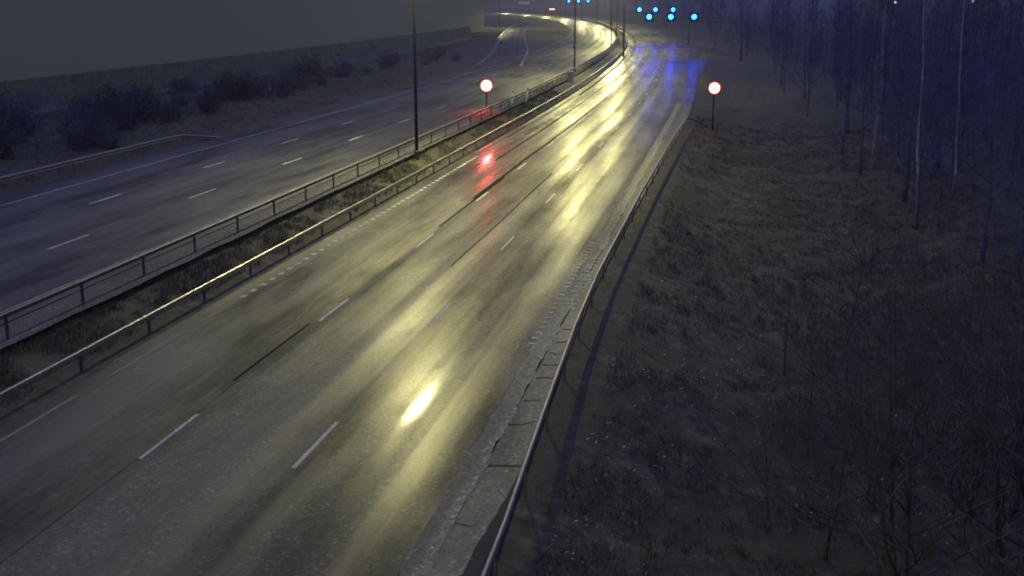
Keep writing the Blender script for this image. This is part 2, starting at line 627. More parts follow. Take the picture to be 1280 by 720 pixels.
# ramp leaving the left carriageway
def world_ribbon(name, pts, hw, zf, m, off=0.0, seg=40):
    pts = [Vector((p[0], p[1], 0)) for p in pts]
    out = []
    n = len(pts)
    for i in range(n - 1):                     # Catmull-Rom
        p0, p1, p2, p3 = pts[max(i - 1, 0)], pts[i], pts[i + 1], pts[min(i + 2, n - 1)]
        for k in range(seg // (n - 1)):
            t = k / (seg // (n - 1))
            out.append(.5 * ((2 * p1) + (p2 - p0) * t + (2 * p0 - 5 * p1 + 4 * p2 - p3) * t * t + (3 * p1 - p0 - 3 * p2 + p3) * t ** 3))
    out.append(pts[-1])
    v, uv, f = [], [], []
    dist = 0
    for i, p in enumerate(out):
        d = (out[min(i + 1, len(out) - 1)] - out[max(i - 1, 0)]).normalized()
        nn = Vector((-d.y, d.x, 0))
        if i: dist += (p - out[i - 1]).length
        for h in (off - hw, off, off + hw):
            q = p + nn * h
            s, l = sl(q.x, q.y)
            v.append((q.x, q.y, zf(s, l)))
            uv.append((dist, h + 50))
    for i in range(len(out) - 1):
        for j in range(2):
            a = i * 3 + j
            f.append((a, a + 1, a + 4, a + 3))
    o = mesh_obj(name, v, f, m, uv=uv)
    if o.data.polygons[0].normal.z < 0: o.data.flip_normals()
    tag(o, kind='structure')
    return o


RAMP = [(-2.0, 172), (-.4, 220), (-.2, 264), (.2, 330), (1.2, 396), (4.5, 500), (9, 600)]
RAMP_W = [3.0]
world_ribbon('slip_road', RAMP, 3.6, lambda s, l: zL(s) - .02, M_ROAD_L)
for o_ in (-3.2, 2.9):
    world_ribbon('lane_marking', RAMP, .16, lambda s, l: zL(s) + .008, M_PAINT_DIM, off=o_)

# ------------------------------------------------------------------ painted markings
MARK = {'v': [], 'f': [], 'uv': []}


def strip(store, sa, sb, l, w, z, step=4.0):
    n = max(1, int((sb - sa) / step))
    b = len(store['v'])
    for i in range(n + 1):
        s = lerp(sa, sb, i / n)
        for d in (w / 2, -w / 2):
            zz = z(s) if callable(z) else z
            store['v'].append(P(s, l(s) + d if callable(l) else l + d, zz))
            store['uv'].append((s, (l(s) if callable(l) else l) + d))
    for i in range(n):
        a = b + 2 * i
        store['f'].append((a, a + 1, a + 3, a + 2))


def flush(store, name, m):
    o = mesh_obj(name, store['v'], store['f'], m, uv=store['uv'])
    if o.data.polygons[0].normal.z < 0: o.data.flip_normals()
    return tag(o, kind='structure')


def fresh(): return {'v': [], 'f': [], 'uv': []}


# dashes: 3 m line, 9 m gap
def s_of(x, y, z=0): return sl(*px(x, y, z))[0]


st = fresh()
sA = s_of(365, 585)
for k in range(-3, 60):
    strip(st, sA + 12 * k, sA + 12 * k + 3, A_LINE, .11, .004)
sL = s_of(175, 573)
for k in range(-3, 60):
    strip(st, sL + 12 * k, sL + 12 * k + 3, L_LINE, .11, .004)
flush(st, 'lane_marking', M_PAINT)
st = fresh()
for k in range(60):
    sa_ = -20 + 6.1 * k
    strip(st, sa_, sa_ + 3.5 + 4 * (vnoise(k * 1.7, 3) + .4), E_LINE, .09, .004, 1.5)
flush(st, 'lane_marking', M_PAINT_DIM)
st = fresh()
zz = lambda s: zL(s) + .004
s1 = s_of(60, 312, 1.0)
for k in range(-4, 50):
    strip(st, s1 + 12 * k, s1 + 12 * k + 3, 24.85, .13, zz)
s2 = s_of(112, 255, 1.0)
for k in range(-4, 50):
    strip(st, s2 + 12 * k, s2 + 12 * k + 3, 28.6, .13, zz)
flush(st, 'lane_marking', M_PAINT_B)
st = fresh()
strip(st, -20, 700, 32.3, .12, zz)
strip(st, -20, 700, 21.1, .08, zz)
flush(st, 'lane_marking', M_PAINT_DIM)
# bitumen seams along the joints of the right carriageway
st = fresh()
for sa, sb, l, wd in ((29, 35, 12.95, .08), (52, 68, 12.95, .12), (60, 128, 13.1, .16), (75, 150, 14.9, .18), (88, 128, 16.6, .12),
                      (44, 70, 10.5, .07), (130, 230, 16.3, .3), (-10, 29, 12.84, .015)):
    strip(st, sa, sb, (lambda s, l=l: l + .10 * vnoise(s * .13, l)), wd, .006, 1.5)
flush(st, 'bitumen_seam', M_SEAM)
# raised profile bars beside the right and the left edge line
g = Geo()
for i in range(26):
    s = 34 + .62 * i
    x, y, ph = frame(s)
    g.box(P(s, R_LINE + .02 - .03 * vnoise(s, 2), .002), (.20, .13, .02), rz=-ph)
    if 38 < s < 47:
        g.box(P(s + .1, R_LINE - .45, -.006), (rnd.uniform(.3, .75), .09, .012), rz=-ph + .05)
for i in range(44):
    s = 38 + .9 * i
    x, y, ph = frame(s)
    g.box(P(s, E_LINE - .02, .007), (.20, .30, .012), rz=-ph)
tag(g.obj('rumble_strip', M_PAINT), kind='structure')
for me in [bpy.data.objects['rumble_strip'].data]:
    lay = me.uv_layers.new(name='UVMap')
    for lp in me.loops:
        v = me.vertices[lp.vertex_index].co
        lay.data[lp.index].uv = (v.y, v.x)

# ------------------------------------------------------------------ guard rails
def guard_rail(label, l, sa, sb, zf, top, prof, step=4.0, mat=None, end_drop=False, start_drop=False, lower=False):
    """prof: list of (across, down from top) outline of the beam, closed"""
    lf = l if callable(l) else (lambda s: l)
    org = P(sa, lf(sa), zf(sa))
    t = thing('guard_rail', label, 'guard rail', org)
    # beam
    ss = list(np.arange(sa, sb, 2.0)) + [sb]
    v, f = [], []
    n = len(prof)
    for s in ss:
        d = 0.0
        if end_drop: d += (top + .1) * smooth(sb - 7, sb, s)
        if start_drop: d += (top + .1) * smooth(sa + 7, sa, s) if False else 0
        lo = lf(s) - (1.0 * smooth(sb - 7, sb, s) if end_drop else 0)
        for a, b in prof:
            q = P(s, lo + a, zf(s) + top - b - d + .01 * vnoise(s * .2, 1.7))
            v.append((q[0] - org[0], q[1] - org[1], q[2] - org[2]))
    for i in range(len(ss) - 1):
        for j in range(n):
            j2 = (j + 1) % n
            f.append((i * n + j, i * n + j2, (i + 1) * n + j2, (i + 1) * n + j))
    f.append(tuple(range(n)))
    f.append(tuple((len(ss) - 1) * n + j for j in reversed(range(n))))
    mesh_obj('beam', v, f, mat or M_STEEL, t, smoothed=(len(prof) > 14))
    if lower:
        v2 = [(a, b, c - .32) for a, b, c in v]
        mesh_obj('beam', v2, f, M_STEEL, t)
    # posts
    first = None
    far = Geo()
    cnt = 0
    s = sa + 1.0
    while s < sb - (8 if end_drop else 1):
        p = P(s, lf(s), zf(s))
        ph = frame(s)[2]
        if cnt < 95:
            if first is None:
                first = Geo().box((0, 0, top / 2 - .15), (.055, .10, top + .18)).obj('post', M_POST, t)
                o = first
            else:
                o = first.copy()
                link(o)
                o.parent = t
            o.location = (p[0] - org[0], p[1] - org[1], p[2] - org[2])
            o.rotation_euler = (0, 0, -ph)
        else:
            far.box((p[0] - org[0], p[1] - org[1], p[2] - org[2] + top / 2 - .15), (.08, .12, top + .18), -ph)
        cnt += 1
        s += step
    if far.v:
        o = far.obj('post', M_POST, t)
        o['kind'] = 'stuff'
    return t


def stadium(wd, h):
    r = wd / 2
    o = [(r * math.cos(a), r - r * math.sin(a)) for a in np.linspace(PI, 0, 9)]
    return o + [(r * math.cos(a), h - r - r * math.sin(a)) for a in np.linspace(0, -PI, 7)]


BOX = stadium(.10, .20)
BOX_S = stadium(.10, .15)
WB = [(0, 0), (-.05, .05), (-.05, .09), (0, .15), (-.05, .21), (-.05, .25), (0, .30), (.015, .30), (-.03, .25), (-.03, .21), (.015, .15), (-.03, .09), (-.03, .05), (.015, 0)]
guard_rail('short steel box rail along the right shoulder, bending down at its far end', rail_l, -6, 106, lambda s: -.05, .72, BOX_S, end_drop=True, mat=M_RAIL)
guard_rail('long steel rail with a bright wet top between the lit road and the median grass', 17.45, -8, 640, lambda s: -.04, .66, BOX)
guard_rail('dull steel rail on the far side of the median grass, along the dark road', 19.6, -8, 640, lambda s: zL(s) - .20, .80, BOX_S, mat=M_DULL)
guard_rail('wavy double-ridged steel rail on the grass verge beyond the dark road', 34.9, 10, 78, lambda s: zL(s), .66, [(a * 1.5, b) for a, b in WB], end_drop=True, mat=M_RAIL)

# ------------------------------------------------------------------ street lamps
LAMP_COL = (1.0, .92, .38)
lamp_x, lamp_y = px(521, 196, .6)
lamp_s, lamp_l = sl(lamp_x, lamp_y)
lamp2_s, lamp2_l = sl(*px(718, 92, .6))
LAMP_STEP = lamp2_s - lamp_s
LAMP_H = 16.3


def make_lamp():
    t = thing('street_lamp', '', 'street lamp', (0, 0, 0))
    Geo().tube([(0, 0, -.3), (0, 0, 5), (0, 0, LAMP_H - .2)], [.11, .09, .05], 10).obj('pole', M_POLE, t, True)
    Geo().box((0, 0, .3), (.3, .3, .5)).obj('base_box', M_POST, t, bevel=.02)
    Geo().tube([(0, 0, LAMP_H - .3), (-.1, 0, LAMP_H + .06), (-.35, 0, LAMP_H + .10)], [.05, .045, .04], 8).obj('arm', M_POLE, t, True)
    h = Geo().box((.07, 0, LAMP_H + .12), (.85, .34, .14)).obj('lamp_head', M_POST, t, bevel=.03)
    Geo().box((.1, 0, LAMP_H + .035), (.3, .26, .02)).obj('lens', M_LENS, h)
    Geo().box((.42, 0, LAMP_H - .10), (.02, 2.2, .48)).obj('added_light_blocker', M_BLACK, h)  # added plate, out of view, keeps lamplight off the right wood
    Geo().box((-.26, 0, LAMP_H - .22), (.02, 2.2, .72)).obj('added_light_blocker', M_BLACK, h)  # added plate, out of view, keeps lamplight off the left carriageway
    return t


m, nt, b = new_mat('lit_lamp_lens')
b.inputs['Emission Color'].default_value = (*LAMP_COL, 1)
b.inputs['Emission Strength'].default_value = 60
M_LENS = m
LABELS = {-1: 'street lamp on a tall thin pole behind the camera, lighting the near road',
          0: 'nearest tall dark lamp pole standing in the median grass',
          1: 'second tall lamp pole, in the median before the bright far carriageway',
          2: 'third lamp pole on the median, just left of the gantry leg'}
lamp0 = None
SPOT_POWER = 31000
for k in range(-1, 11):
    s = lamp_s + LAMP_STEP * k
    l = lerp(lamp_l, lamp2_l, min(1, max(0, k))) if k < 1 else lamp2_l
    if k < 0: l = lamp_l
    loc = P(s, l, max(0.0, G(s, l)))
    ph = frame(s)[2]
    lab = LABELS.get(k, 'distant thin lamp pole on the median in the far bend')
    if lamp0 is None:
        lamp0 = make_lamp()
        o = lamp0
    else:
        o = copy_tree(lamp0, loc, -ph)
    o.location = loc
    o.rotation_euler = (0, 0, -ph)
    o['label'] = lab
    if k >= 3:
        for h_ in o.children:
            for c_ in list(h_.children):
                if c_.name.startswith('added_light_blocker') and c_.bound_box[0][0] < 0: bpy.data.objects.remove(c_)
    o['group'] = 'street lamps along the median'
    ld = bpy.data.lights.new('lamp_light', 'SPOT')
    ld.energy = SPOT_POWER * (.55 if k < 0 else 1)
    ld.color = LAMP_COL
    ld.spot_size = math.radians(177)
    ld.spot_blend = .06
    ld.shadow_soft_size = .16
    lo = bpy.data.objects.new('lamp_light', ld)
    link(lo)
    q = P(s, l - .1, loc[2] + LAMP_H - .05)
    lo.location = q
    lo.rotation_euler = (0, math.radians(-25 if k < 4 else -8), -ph)      # tilted towards the right carriageway

for h_ in lamp0.children:                 # the lamp behind the camera goes without the added right-hand plate
    for c_ in list(h_.children):
        if c_.name.startswith('added_light_blocker') and c_.bound_box[0][0] > 0: bpy.data.objects.remove(c_)
for (x, y) in ((-4.5, 440),):  # lamp without a visible source, added to brighten the slip road
    s, l = sl(x, y)
    o = copy_tree(lamp0, (x, y, zL(s) - .1), 0, 1.0, 'distant thin lamp pole added on the left to light the slip road', 'lamps added to light the slip road')
    ld = bpy.data.lights.new('lamp_light', 'SPOT')
    ld.energy = SPOT_POWER * .5
    ld.color = LAMP_COL
    ld.spot_size = math.radians(170)
    ld.spot_blend = .1
    ld.shadow_soft_size = .16
    lo = bpy.data.objects.new('lamp_light', ld)
    link(lo)
    lo.location = (x + .1, y, zL(s) + LAMP_H - .15)
    lo.rotation_euler = (0, math.radians(-25), 0)

# ------------------------------------------------------------------ red stop signals
M_RED = emitter('lit_red_lens', (1.0, .05, .05), None, 170.0, (1.0, .06, .04), .9, .52, .80)
M_RED_DIM = emitter('lit_red_lens_dim', (1.0, .14, .12), None, 30.0, (1.0, .06, .04), .9, .52, .80)


def stop_signal(x, y, zl, zbase, label, lens_mat):
    """lens seen at photo pixel x, y at height zl"""
    X, Y = px(x, y, zl)
    t = thing('stop_signal', label, 'signal', (X, Y, zbase), rz=-math.atan2(X, Y) * 0 , group='red stop signals beside the road')
    h = zl - zbase
    Geo().tube([(0, .16, -.4), (0, .16, h + .55)], [.06, .05], 10).obj('pole', M_POLE, t, True)
    Geo().tube([(0, -.02, h), (0, .14, h)], [.58, .50], 28).obj('housing', M_BLACK, t)
    ln = Geo().disc((0, 0, 0), .52, 32, .05).obj('lens', lens_mat, t, True)
    ln.location = (0, -.04, h)
    Geo().ring_hood((0, -.03, h), .54, .28, 20, .02, math.radians(10), math.radians(170)).obj('visor', M_BLACK, t)
    return t


stop_signal(608, 107, 2.9, .25, 'glowing red round signal on a pole in the median grass', M_RED)
stop_signal(893, 110, 2.9, -.8, 'glowing red round signal on the right verge past the end of the rail', M_RED_DIM)

# ------------------------------------------------------------------ gantries with blue lane signals
M_BLUE = emitter('lit_blue_lens', (.001, .022, 1.0), None, 300.0, (.0, .08, 1.0), 1.4, .52, .66)
sig0 = None


def lane_signal(loc, rz, label, group, sc=1.0):
    global sig0
    if sig0 is None:
        t = thing('lane_signal', label, 'signal', loc, rz, group)
        Geo().box((0, .16, 0), (1.5, .26, 1.5)).obj('housing', M_BLACK, t, bevel=.04)
        ln = Geo().disc((0, 0, 0), .52, 28, .05).obj('lens', M_BLUE, t, True)
        ln.location = (0, .02, 0)
        Geo().ring_hood((0, .03, 0), .64, .2, 18, .02, math.radians(0), math.radians(180)).obj('visor', M_BLACK, t)
        Geo().box((0, .34, -.1), (.12, .12, .9)).obj('bracket', M_POST, t)
        sig0 = t
        return t
    return copy_tree(sig0, loc, rz, sc, label, group)


def gantry(label, s, la, lb, zb, zla=0.0, zlb=0.0):
    a, bb = Vector(P(s, la, zla)), Vector(P(s, lb, zlb))
    L = (bb - a).length
    t = thing('sign_gantry', label, 'gantry', a, math.atan2(bb.y - a.y, bb.x - a.x))
    H = zb - zla
    for i, x in enumerate((0, L)):
        Geo().tube([(x, 0, -.5), (x, 0, H + (1.9 if i == 0 else .3))], [.16, .13], 10).obj('post', M_POST, t, True)
    g = Geo()
    for dz in (-.25, .25):
        for dy in (-.2, .2):
            g.box((L / 2, dy, H + dz), (L, .07, .07))
    n = int(L / 1.2)
    for i in range(n):
        x0, x1 = L * i / n, L * (i + 1) / n
        for dy in (-.2, .2):
            g.tube([(x0, dy, H - .22), (x1, dy, H + .22)] if i % 2 else [(x0, dy, H + .22), (x1, dy, H - .22)], [.02, .02], 4)
    g.obj('truss_beam', M_DULL, t)
    return t


def on_plane(x, y, s):
    """point on the ray of pixel (x,y) where the road station equals s"""
    lo, hi = .05, 1.5
    ray = Vector((x - HALF_W, 0, 0)) + Vector((0, F_PX, -HALF_H)) * (F_PX / F_PX) + Vector((0, (HALF_H) * (360 - y) / F_PX, 0)) * 0
    # camera axes: right=(1,0,0), forward=(0,F,-360)/n, up=(0,360,F)/n
    r = Vector((x - HALF_W, (F_PX * F_PX + HALF_H * (360 - y)) / N_PX, (-HALF_H * F_PX + F_PX * (360 - y)) / N_PX))
    a, b = 0.0, 1.2
    for _ in range(60):
        mid = (a + b) / 2
        q = r * mid
        if sl(q.x, q.y)[0] < s: a = mid
        else: b = mid
    q = r * ((a + b) / 2)
    return Vector((q.x, q.y, q.z + CAM_H))


SG1, SG2, SG3 = 220.0, 300.0, 740.0
p1 = on_plane(780, 40, SG1); p1b = on_plane(928, 25, SG1)
l1, l1b = sl(p1.x, p1.y)[1], sl(p1b.x, p1b.y)[1]
gantry('nearer steel gantry across the far road carrying the lower three blue lamps', SG1, l1, l1b, p1b.z, G(SG1, l1), G(SG1, l1b))
names = ('left', 'middle', 'right')
for i, x in enumerate((811, 838, 867)):
    q = on_plane(x, 21, SG1)
    lane_signal((q.x, q.y - .75, q.z), -frame(SG1)[2] * .5, 'round blue lane light, %s one of the lower three on the nearer gantry' % names[i], 'blue lane lights on the nearer gantry')
p2 = on_plane(780, 13, SG2); p2b = on_plane(862, 13, SG2)
l2, l2b = sl(p2.x, p2.y)[1], sl(p2b.x, p2b.y)[1]
gantry('farther steel gantry in the bend carrying the upper three blue lamps', SG2, l2, l2b, p2b.z - .3, G(SG2, l2), G(SG2, l2b))
for i, x in enumerate((799, 819, 841)):
    q = on_plane(x, 12, SG2)
    lane_signal((q.x, q.y - .75, q.z), -frame(SG2)[2] * .5, 'round blue lane light, %s one of the upper three on the farther gantry' % names[i], 'blue lane lights on the farther gantry')
p3 = on_plane(700, 2, SG3); p3b = on_plane(742, 2, SG3)
l3, l3b = sl(p3.x, p3.y)[1], sl(p3b.x, p3b.y)[1]
gantry('most distant gantry at the top edge with three tiny blue lamps', SG3, l3, l3b, p3b.z - .2, 0, 0)
for i, x in enumerate((711, 723, 735)):
    q = on_plane(x, 1.5, SG3)
    lane_signal((q.x, q.y - .75, q.z), 0, 'tiny pale blue lane light at the top edge, %s one of three' % names[i], 'tiny blue lane lights on the most distant gantry', 1.0)

# ------------------------------------------------------------------ noise barrier and stand-in hall
def noise_barrier():
    sa, sb, lw = 14.0, 284.0, 53.5
    org = P(sa, lw, 0)
    t = thing('noise_barrier', 'long dark noise barrier of boards below the plain grey stand-in hall', 'noise barrier', org)
    v, f = [], []
    ss = list(np.arange(sa, sb + .1, 4.0))
    g = Geo()
    gp = Geo()
    first = None
    for i in range(len(ss) - 1):
        a, b_ = P(ss[i], lw), P(ss[i + 1], lw)
        c = ((a[0] + b_[0]) / 2 - org[0], (a[1] + b_[1]) / 2 - org[1])
        rz = math.atan2(b_[1] - a[1], b_[0] - a[0])
        zb = 1.3
        L = math.hypot(b_[0] - a[0], b_[1] - a[1])
        k = 10
        for j in range(k):
            hh = (4.15 - zb - .45) / k
            g.box((c[0], c[1], zb + .45 + hh * (j + .5)), (L - .14, .10 + .03 * (j % 2), hh - .012), rz)
        gp.box((c[0], c[1], zb + .1), (L - .14, .16, .62), rz)
    g.obj('boards', M_BARRIER, t)
    gp.obj('plinth', M_PLINTH, t)
    for i, s in enumerate(ss):
        p = P(s, lw)
        if first is None:
            first = Geo().box((0, 0, 2.65), (.16, .2, 3.1)).obj('post', M_BARRIER, t)
            o = first
        else:
            o = first.copy()
            link(o)
            o.parent = t
        o.location = (p[0] - org[0], p[1] - org[1], 0)
        o.rotation_euler = (0, 0, PI / 2 - frame(s)[2] - PI / 2)


noise_barrier()


def hall():  # invented plain block filling the blank grey area above the barrier
    lh = 60.0
    q1 = on_plane(605, 20, 296)
    sa, sb = 10.0, 296.0
    a = Vector(P(sa, lh, 0))
    # end corner on the ray at x = 605
    b_ = None
    best = 1e9
    for i in range(2000):
        s = 200 + .1 * i
        p = P(s, lh)
        # depth along axis is about y; x pixel
        xp = HALF_W + p[0] * F_PX / ((p[1] * F_PX + (CAM_H - 7) * HALF_H) / N_PX)
        if abs(xp - 605) < best:
            best = abs(xp - 605); b_ = Vector(p)
    t = thing('stand_in_hall', 'large plain grey hall invented to fill the blank area behind the noise barrier', 'building', a, 0)
    d = (b_ - a)
    L = d.length
    rz = math.atan2(d.y, d.x)
    nrm = Vector((-d.y, d.x, 0)).normalized()
    if nrm.x > 0: nrm = -nrm
    cx = d / 2 + nrm * 20
    g = Geo()
    g.box((cx.x, cx.y, 8.2), (L, 40, 15.0), rz)
    g.obj('wall', M_HALL, t)
    r = Geo()
    r.box((cx.x, cx.y, 15.9), (L + .6, 40.6, .4), rz)
    r.obj('roof', M_POST, t)


hall()

# ------------------------------------------------------------------ small far things
def far_sign():
    q = on_plane(655, 3.5, 560)
    t = thing('road_sign', 'small pale board on two legs at the top edge, beyond the slip road', 'road sign', (q.x, q.y, 0))
    h = q.z
    for x in (-2.2, 2.2):
        Geo().tube([(x, .1, -.5), (x, .1, h + .6)], [.1, .1], 8).obj('leg', M_POST, t, True)
    Geo().box((0, 0, h), (5.2, .12, 1.3)).obj('board', M_WHITE, t, bevel=.02)


far_sign()
m, nt, b = new_mat('lit_red_bar')
b.inputs['Emission Color'].default_value = (1.0, .35, .30, 1)
b.inputs['Emission Strength'].default_value = 3.0
M_REDBAR = m


def red_bar():
    q = on_plane(690, 11.5, 600)
    t = thing('warning_board', 'tiny lit red bar on a dark post above the far bend', 'warning light', (q.x, q.y, 0))
    Geo().tube([(0, .2, -.5), (0, .2, q.z + .6)], [.1, .1], 8).obj('post', M_POST, t, True)
    Geo().box((0, .08, q.z), (4.2, .1, 1.5)).obj('housing', M_BLACK, t, bevel=.04)
    Geo().box((0, 0, q.z), (2.6, .06, .55)).obj('lamp_bar', M_REDBAR, t)


red_bar()


def marker(x, y, h, label, lean):
    s, l = sl(*px(x, y, .3))
    z = G(s, l)
    t = thing('marker_post', label, 'marker post', P(s, l, z))
    Geo().tube([(0, 0, -.2), (lean * h, 0, h)], [.05, .045], 8).obj('stake', M_WHITE, t, True)
    Geo().box((lean * h * .85, 0, h * .85), (.13, .13, .18)).obj('reflector', M_POST, t)


marker(639, 137, 1.5, 'left one of two thin leaning marker posts in the median grass', .12)
marker(657, 132, 1.6, 'right one of two thin leaning marker posts in the median grass', .14)


def cabinet():
    s, l = sl(*px(684, 97, .9))
    l = 19.0
    t = thing('roadside_cabinet', 'small pale cabinet beside the median rail left of the second lamp pole', 'cabinet', P(s, l, G(s, l)), -frame(s)[2])
    Geo().box((0, 0, .55), (.8, .5, 1.2)).obj('case', M_WHITE, t, bevel=.02)
    Geo().box((0, 0, 1.19), (.9, .6, .08)).obj('lid', M_POST, t)
    Geo().box((0, -.262, .6), (.7, .02, 1.0)).obj('door', M_PLINTH, t)


cabinet()

m, nt, b = new_mat('lit_window')
b.inputs['Emission Color'].default_value = (1.0, .92, .7, 1)
b.inputs['Emission Strength'].default_value = 1.6
M_WIN = m


def house(x, y, dist, label):
    r = Vector((x - HALF_W, (F_PX * F_PX + HALF_H * (360 - y)) / N_PX, (-HALF_H * F_PX + F_PX * (360 - y)) / N_PX))
    r *= dist / r.y
    q = Vector((r.x, r.y, r.z + CAM_H))
    t = thing('house', label, 'house', (q.x, q.y + 4, 0))
    Geo().box((0, 0, 5.5), (14, 8, 11)).obj('wall', M_BARRIER, t)
    g = Geo()
    g.v = [(-7.5, -4.5, 11), (7.5, -4.5, 11), (7.5, 4.5, 11), (-7.5, 4.5, 11), (-7.5, 0, 14), (7.5, 0, 14)]
    g.f = [(0, 1, 5, 4), (2, 3, 4, 5), (0, 4, 3), (1, 2, 5), (0, 3, 2, 1)]
    g.obj('roof', M_BLACK, t)
    f = Geo().box((0, -4.04, q.z), (.62, .06, .62)).obj('window', M_WHITE, t)
    Geo().box((0, -4.08, q.z), (.5, .04, .5)).obj('pane', M_WIN, f)


house(1119, 3.0, 330, 'dark house with one lit window far behind the trees, left of two')
house(1216, 1.5, 330, 'dark house with one lit window far behind the trees, right of two')


# ------------------------------------------------------------------ bare trees
def branch_system(seed, h, r0, spread, lean=(0, 0), nlimb=16, up=.75, start=.25, twigs=5, sub=2):
    R = random.Random(seed)
    tr, br = Geo(), Geo()
    pts = []
    n = 8
    dx = dy = 0
    for i in range(n + 1):
        t = i / n
        pts.append(Vector((lean[0] * t * h + dx, lean[1] * t * h + dy, h * t)))
        dx += R.uniform(-.03, .03) * h * .35
        dy += R.uniform(-.03, .03) * h * .35
    pts[0].z = -.4
    tr.tube(pts, [r0 * (1.25 if i == 0 else 1) * (1 - .9 * i / n) + .008 for i in range(n + 1)], 7)

    def at(t):
        f = t * n
        i = min(n - 1, int(f))
        return pts[i].lerp(pts[i + 1], f - i)

    def grow(p, d, L, r, depth):
        k = 4
        q = [p.copy()]
        cur = p.copy()
        dd = d.copy()
        for i in range(k):
            dd = (dd + Vector((R.uniform(-.22, .22), R.uniform(-.22, .22), R.uniform(-.05, .2)))).normalized()
            cur = cur + dd * (L / k)
            q.append(cur.copy())
        br.tube(q, [max(.004, r * (1 - .75 * i / k)) for i in range(k + 1)], 4 if depth == 0 else 3, False)
        if depth >= sub: return
        m_ = twigs
        for j in range(m_):
            t = R.uniform(.25, 1.0)
            i = min(k - 1, int(t * k))
            pp = q[i].lerp(q[i + 1], t * k - i)
            side = Vector((R.uniform(-1, 1), R.uniform(-1, 1), R.uniform(-.2, .7))).normalized()
            grow(pp, (dd * .75 + side * .65).normalized(), L * R.uniform(.35, .6), r * .45, depth + 1)

    for i in range(nlimb):
        t = start + (1 - start) * (i + R.random()) / nlimb
        a = i * 2.4 + R.uniform(-.5, .5)
        d = Vector((math.cos(a), math.sin(a), up + R.uniform(-.2, .3))).normalized()
        grow(at(min(t, .99)), d, spread * (1.15 - .75 * t) * R.uniform(.7, 1.15), r0 * .42 * (1.2 - t), 0)
    return tr, br


def tree_proto(name, cat, seed, h, r0, spread, bark, twig=None, **kw):
    t = thing(name, '', cat, (0, 0, -100))
    tr, br = branch_system(seed, h, r0, spread, **kw)
    tr.obj('trunk', bark, t, True)
    br.obj('branches', twig or M_TWIG, t)
    return t


used = {}


def put(proto, x, y, rz, sc, label, group):
    s, l = sl(x, y)
    z = G(s, l)
    if proto.name not in used:
        used[proto.name] = 1
        proto.location = (x, y, z)
        proto.rotation_euler = (0, 0, rz)
        proto.scale = (sc,) * 3
        proto['label'] = label
        proto['group'] = group
        return proto
    return copy_tree(proto, (x, y, z), rz, sc, label, group)


protos = [tree_proto('bare_tree', 'tree', 11 + i, 11 + 1.2 * i, .11 + .012 * i, 3.0, M_BARK, nlimb=22, twigs=5) for i in range(4)]
dark_shrubs = [tree_proto('bare_shrub', 'shrub', 51 + i, 4.2 + .4 * i, .05, 3.0, M_BARK_DARK, twig=M_BARK_DARK, nlimb=15, up=.6, start=.05, twigs=6, lean=(-.14 + .05 * i, .1)) for i in range(2)]
shrubs = [tree_proto('bare_shrub', 'shrub', 41 + i, 3.6 + .5 * i, .05, 2.6, M_BARK, nlimb=14, up=.6, start=.05, twigs=6, lean=(-.12 + .05 * i, .1)) for i in range(3)]
birch = [tree_proto('birch_tree', 'tree', 71 + i, 13, .075, 2.2, M_BIRCH, nlimb=16, start=.45, twigs=5) for i in range(2)]


def occupied(x, y):
    # keep clear of the camera's own mast and of the open verge
    return math.hypot(x, y) < 11


# right-hand wood
n_t = 0
tries = 0
pts_used = []
while n_t < 120 and tries < 6000:
    tries += 1
    y = rnd.uniform(26, 300)
    x = rnd.uniform(6, 40 + .52 * y)
    s, l = sl(x, y)
    lim = -6.5 - 2.0 * smooth(60, 120, s) - (3 if s > 110 else 0)
    if l > lim: continue
    if x > 8 + .50 * y: continue
    if y < 45 and l > -11: continue
    if any((x - a) ** 2 + (y - b_) ** 2 < (2.2 + y * .012) ** 2 for a, b_ in pts_used): continue
    pts_used.append((x, y))
    put(protos[rnd.randrange(4)], x, y, rnd.uniform(0, 6.28), rnd.uniform(.7, 1.15),
        'thin leafless tree in the dark wood on the right of the road', 'leafless trees of the wood on the right')
    n_t += 1
n_t = 0
while n_t < 60:
    s = rnd.uniform(118, 330)
    l = rnd.uniform(-26, -6.5) + 2 * smooth(200, 330, s)
    x, y, _ = P(s, l)
    if any((x - a) ** 2 + (y - b_) ** 2 < 2.5 for a, b_ in pts_used): continue
    if abs(s - SG1) < 3 or abs(s - SG2) < 3: continue
    pts_used.append((x, y))
    if n_t % 5 < 3:
        put(protos[rnd.randrange(4)], x, y, rnd.uniform(0, 6.28), rnd.uniform(.55, 1.0),
            'thin leafless tree in the dark wood on the right of the road', 'leafless trees of the wood on the right')
    else:
        put(shrubs[n_t % 3], x, y, rnd.uniform(0, 6.28), rnd.uniform(.8, 1.8), 'leafless undergrowth shrub among the trunks of the dark wood', 'leafless undergrowth in the wood')
    n_t += 1
# pale birches
for i, (xp, yp, lab) in enumerate(((1148, 245, 'pale slender birch trunk, left one of the near pair in the wood'), (1190, 235, 'pale slender birch trunk, right one of the near pair in the wood'),
                                   (1092, 185, 'pale birch farther back in the wood, left of the near pair'))):
    x, y = px(xp, yp, -.3)
    put(birch[i % 2], x, y, 2.1 * i + .4, 1.0, lab, 'pale birches in the wood')
